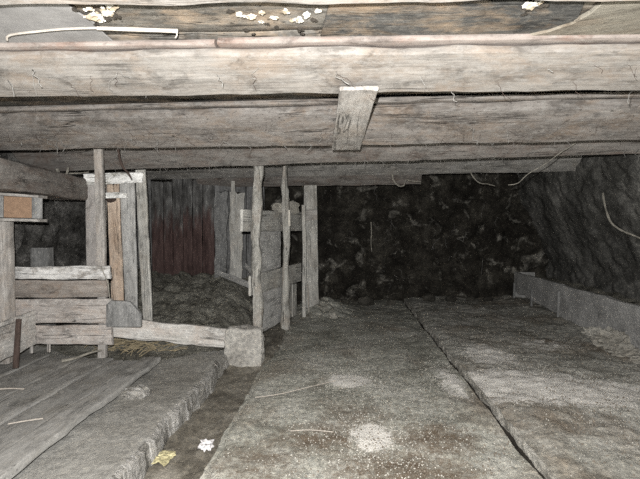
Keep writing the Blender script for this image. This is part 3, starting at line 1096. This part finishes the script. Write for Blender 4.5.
roots('hanging_root', [(392, 174), (394, 181), (399, 186), (404, 185), (406, 180), (412, 181), (421, 182)], 6.0, .011,
      'curled root under the fourth beam, leftmost of those in the dark right half')
roots('hanging_root', [(470, 171), (474, 178), (480, 183), (488, 184), (495, 186)], 6.0, .009, 'pale root drooping under the fourth beam, left of the long twig')
roots('hanging_root', [(576, 143), (560, 153), (545, 164), (528, 174), (518, 183), (508, 185)], 4.0, .0045, 'long thin twig slanting down across the beams at right')
roots('hanging_root', [(118, 149), (119.5, 158), (123, 167), (129, 174), (131, 178)], 3.75, .012, 'short dark twig dangling beside the fence post at left', 'stake_dark')
roots('hanging_root', [(57, 169), (59, 174), (63, 176.5), (67, 173), (68, 167)], 4.3, .017, 'hooked pale curl on the side beam at upper left')
roots('hanging_root', [(69, 173.5), (80, 173), (89, 172)], 4.33, .008, 'thin straight twig behind the hooked curl at upper left')
roots('hanging_root', [(371, 222), (371.5, 232), (371, 243), (372, 252)], 6.9, .010, 'pale straw hanging upright in front of the dark back wall')

# cobweb threads
vs, fs = [], []
for k in range(190):
    b = random.choice([b1, b2, b2, b3, b3, b4])
    _, A, B, h = b
    f = random.random()
    p = A.lerp(B, f)
    side = random.random()
    p = p + Vector((0, -random.choice([0, .26]) + random.uniform(-.02, .0), random.uniform(0, .05)))
    l = random.uniform(.015, .075)
    q = [p]
    for s in range(5):
        q.append(q[-1] + Vector((random.gauss(0, .012), random.gauss(0, .006), -l / 4 + random.gauss(0, .006))))
    tube_into(vs, fs, q, random.uniform(.0007, .002), 4)
for k in range(26):
    Y = random.uniform(7.45, 7.7)
    p = at(random.uniform(325, 500), random.uniform(185, 290), Y)
    q = [p]
    for s in range(5):
        q.append(q[-1] + Vector((random.gauss(0, .03), 0, random.gauss(-.02, .03))))
    tube_into(vs, fs, q, random.uniform(.0012, .0028), 4)
vd, fd = [], []
for k in range(150):
    b, yo = random.choice([(b1, .245), (b2, .2), (b2, .2), (b2, .2), (b3, .2), (b4, .18)])
    _, A, B, h = b
    f = random.random()
    p = A.lerp(B, f)
    fz = random.uniform(.2, .75)
    p = p + Vector((0, -.265 * fz - .022, h * .72 * fz + random.uniform(-.01, .0)))
    q = [p]
    dx = random.gauss(0, .01)
    for s in range(random.randint(3, 7)):
        q.append(q[-1] + Vector((dx + random.gauss(0, .011), random.uniform(.0, .006), -random.uniform(.004, .018))))
    tube_into(vd, fd, q, random.uniform(.0006, .0015), 4)
me = bpy.data.meshes.new('root_hairs')
me.from_pydata(vd, [], fd)
tag(link('root_hairs', me, M['stake_dark'], sharp=0), 'fine dark root hairs clinging to the beam faces', 'roots', kind='stuff')
me = bpy.data.meshes.new('cobwebs')
me.from_pydata(vs, [], fs)
tag(link('cobwebs', me, M['web'], sharp=0), 'grey cobweb threads hanging from the beams and back wall', 'cobweb', kind='stuff')

# ------------------------------------------------------------------ small things on the floor
def crumple(name, c, s, mat, label, cat):
    o = lump(name, c, s, mat, amp=.8, freq=3.2, sub=3, sharp=15, sq=.4)
    return tag(o, label, cat)


crumple('yellow_wrapper', onz(160, 459, GUT + .0) + Vector((0, 0, .012)), (.07, .055, .016), M['yellow'], 'crumpled yellow wrapper in the gutter at the foot of the left ledge', 'litter')
crumple('white_paper_scrap', onz(206, 447, GUT + .0) + Vector((0, 0, .015)), (.035, .04, .02), M['white_paper'], 'crumpled scrap of white paper at the right edge of the gutter', 'litter')
tag(lump('floor_stone', onz(333, 316, .04), (.06, .05, .05), M['chunk'], amp=.4), 'pale stone at the foot of the thick partition post', 'stone')
tag(tube('straw_stalk', [onz(255, 397.5, .02), onz(280, 394, .024), onz(305, 388, .024), onz(336, 380.5, .02)], .0035, M['lath']),
    'thin pale straw stalk on the floor in front of the rough block', 'straw')
tag(tube('straw_stalk', [onz(290, 431, .02), onz(310, 430, .024), onz(333, 432, .02)], .0028, M['lath']),
    'short pale stalk on the floor near the larger white lime spot', 'straw')
tag(tube('thin_stick', [onz(0, 389, .138), onz(12, 388.5, .14), onz(24, 389, .138)], .005, M['lath']), 'short pale stick on the deck at the left edge', 'stick')
tag(tube('thin_stick', [onz(8, 424, .136), onz(25, 421, .14), onz(43, 418.5, .138)], .004, M['lath']), 'thin pale splinter lying across the middle of the deck', 'stick')

# stones heaped at the foot of the back wall
x = -.25
while x < 2.6:
    s = random.uniform(.06, .13)
    zg = (0 if x < XK else ZR)
    if not (XK - s * 1.4 < x < XK + s * 1.4):
        o = lump('rubble_stone', (x, 7.50 - random.uniform(0, .1), zg + s * .4), (s, s * .8, s * .7), M['stone'], amp=.3, sub=3)
        tag(o, 'dark stone lying in the rubble at the foot of the back wall', 'stone', 'rubble stones at the back wall')
    x += s * 2.6 + random.uniform(.02, .15)


def crumbs(name, n, spots, mat, label, lo, hi):
    vs, fs = [], []
    for k in range(n):
        sx, sy, rx, ry, zz = random.choice(spots)
        x, y = random.gauss(sx, rx), random.gauss(sy, ry)
        if -1.05 < x < XG1 + .03 or (zz == 0 and x > XK - .04) or (zz > 0 and x < XK + .06) or x > 2.75 or y < .6 or y > 7.4 or x < XG1:
            continue
        r = random.uniform(lo, hi) ** 1
        b0 = len(vs)
        c = Vector((x, y, zz + fl(x, y, .016) + r * .25))
        rot = Euler((random.uniform(0, 6), random.uniform(0, 6), random.uniform(0, 6))).to_matrix()
        for d in ((1, 0, 0), (-1, 0, 0), (0, 1, 0), (0, -1, 0), (0, 0, 1), (0, 0, -1)):
            vs.append(c + rot @ (Vector(d) * r * random.uniform(.6, 1.3)))
        for t in ((0, 2, 4), (2, 1, 4), (1, 3, 4), (3, 0, 4), (2, 0, 5), (1, 2, 5), (3, 1, 5), (0, 3, 5)):
            fs.append(tuple(b0 + i for i in t))
    me = bpy.data.meshes.new(name)
    me.from_pydata(vs, [], fs)
    return tag(link(name, me, mat, sharp=10), label, 'crumbs', kind='stuff')


crumbs('plaster_crumbs', 9000, [(P1.x, P1.y, .16, .16, 0), (P2.x, P2.y, .14, .18, 0), (P3.x, P3.y, .12, .4, 0), (.5, 2.8, .4, .5, 0), (.1, 3.5, .5, 1.0, 0), (.2, 2.6, .5, .35, 0), (.2, 4.2, .6, 1.2, 0),
                                (R1.x, R1.y, .5, .4, ZR), (R2.x, R2.y, .5, .4, ZR), (R3.x, R3.y, .3, .5, ZR), (1.7, 3.2, .5, .6, ZR), (2.5, 5, .3, .9, ZR)],
       M['crumb'], 'pale plaster crumbs strewn over the floor and right ledge', .0015, .006)
crumbs('dirt_crumbs', 6000, [(.15, 3.6, .6, 1.3, 0), (.4, 2.7, .4, .4, 0), (1.9, 3.6, .5, 1.0, ZR), (1.6, 3.0, .4, .6, ZR), (0.2, 5.5, .5, 1, 0), (2, 6, .5, .9, ZR)],
       M['crumb_dark'], 'brown dirt crumbs strewn over the floor and right ledge', .002, .008)

# ------------------------------------------------------------------ light, world, camera
fl_ = bpy.data.lights.new('camera_flash', 'POINT')
fl_.energy = 490
fl_.color = (1.0, .99, .975)
fl_.shadow_soft_size = .012
fo = bpy.data.objects.new('camera_flash', fl_)
fo.location = (-.04, .0, EYE + .09)
COL.objects.link(fo)

w = bpy.data.worlds.new('world')
SC.world = w
w.use_nodes = True
w.node_tree.nodes['Background'].inputs[0].default_value = (.9, .95, 1, 1)
w.node_tree.nodes['Background'].inputs[1].default_value = .02

cam = bpy.data.cameras.new('camera')
cam.sensor_width = 36
cam.lens = 36 * FPX / 640
cam.clip_start = .02
co = bpy.data.objects.new('camera', cam)
co.location = CAM_LOC
co.rotation_euler = CAM_ROT
COL.objects.link(co)
SC.camera = co
SC.view_settings.view_transform = 'Standard'
SC.view_settings.look = 'None'
SC.view_settings.exposure = 0.25
SC.view_settings.gamma = 1
SC.cycles.use_denoising = False
SC.cycles.diffuse_bounces = 1
SC.view_settings.use_curve_mapping = False
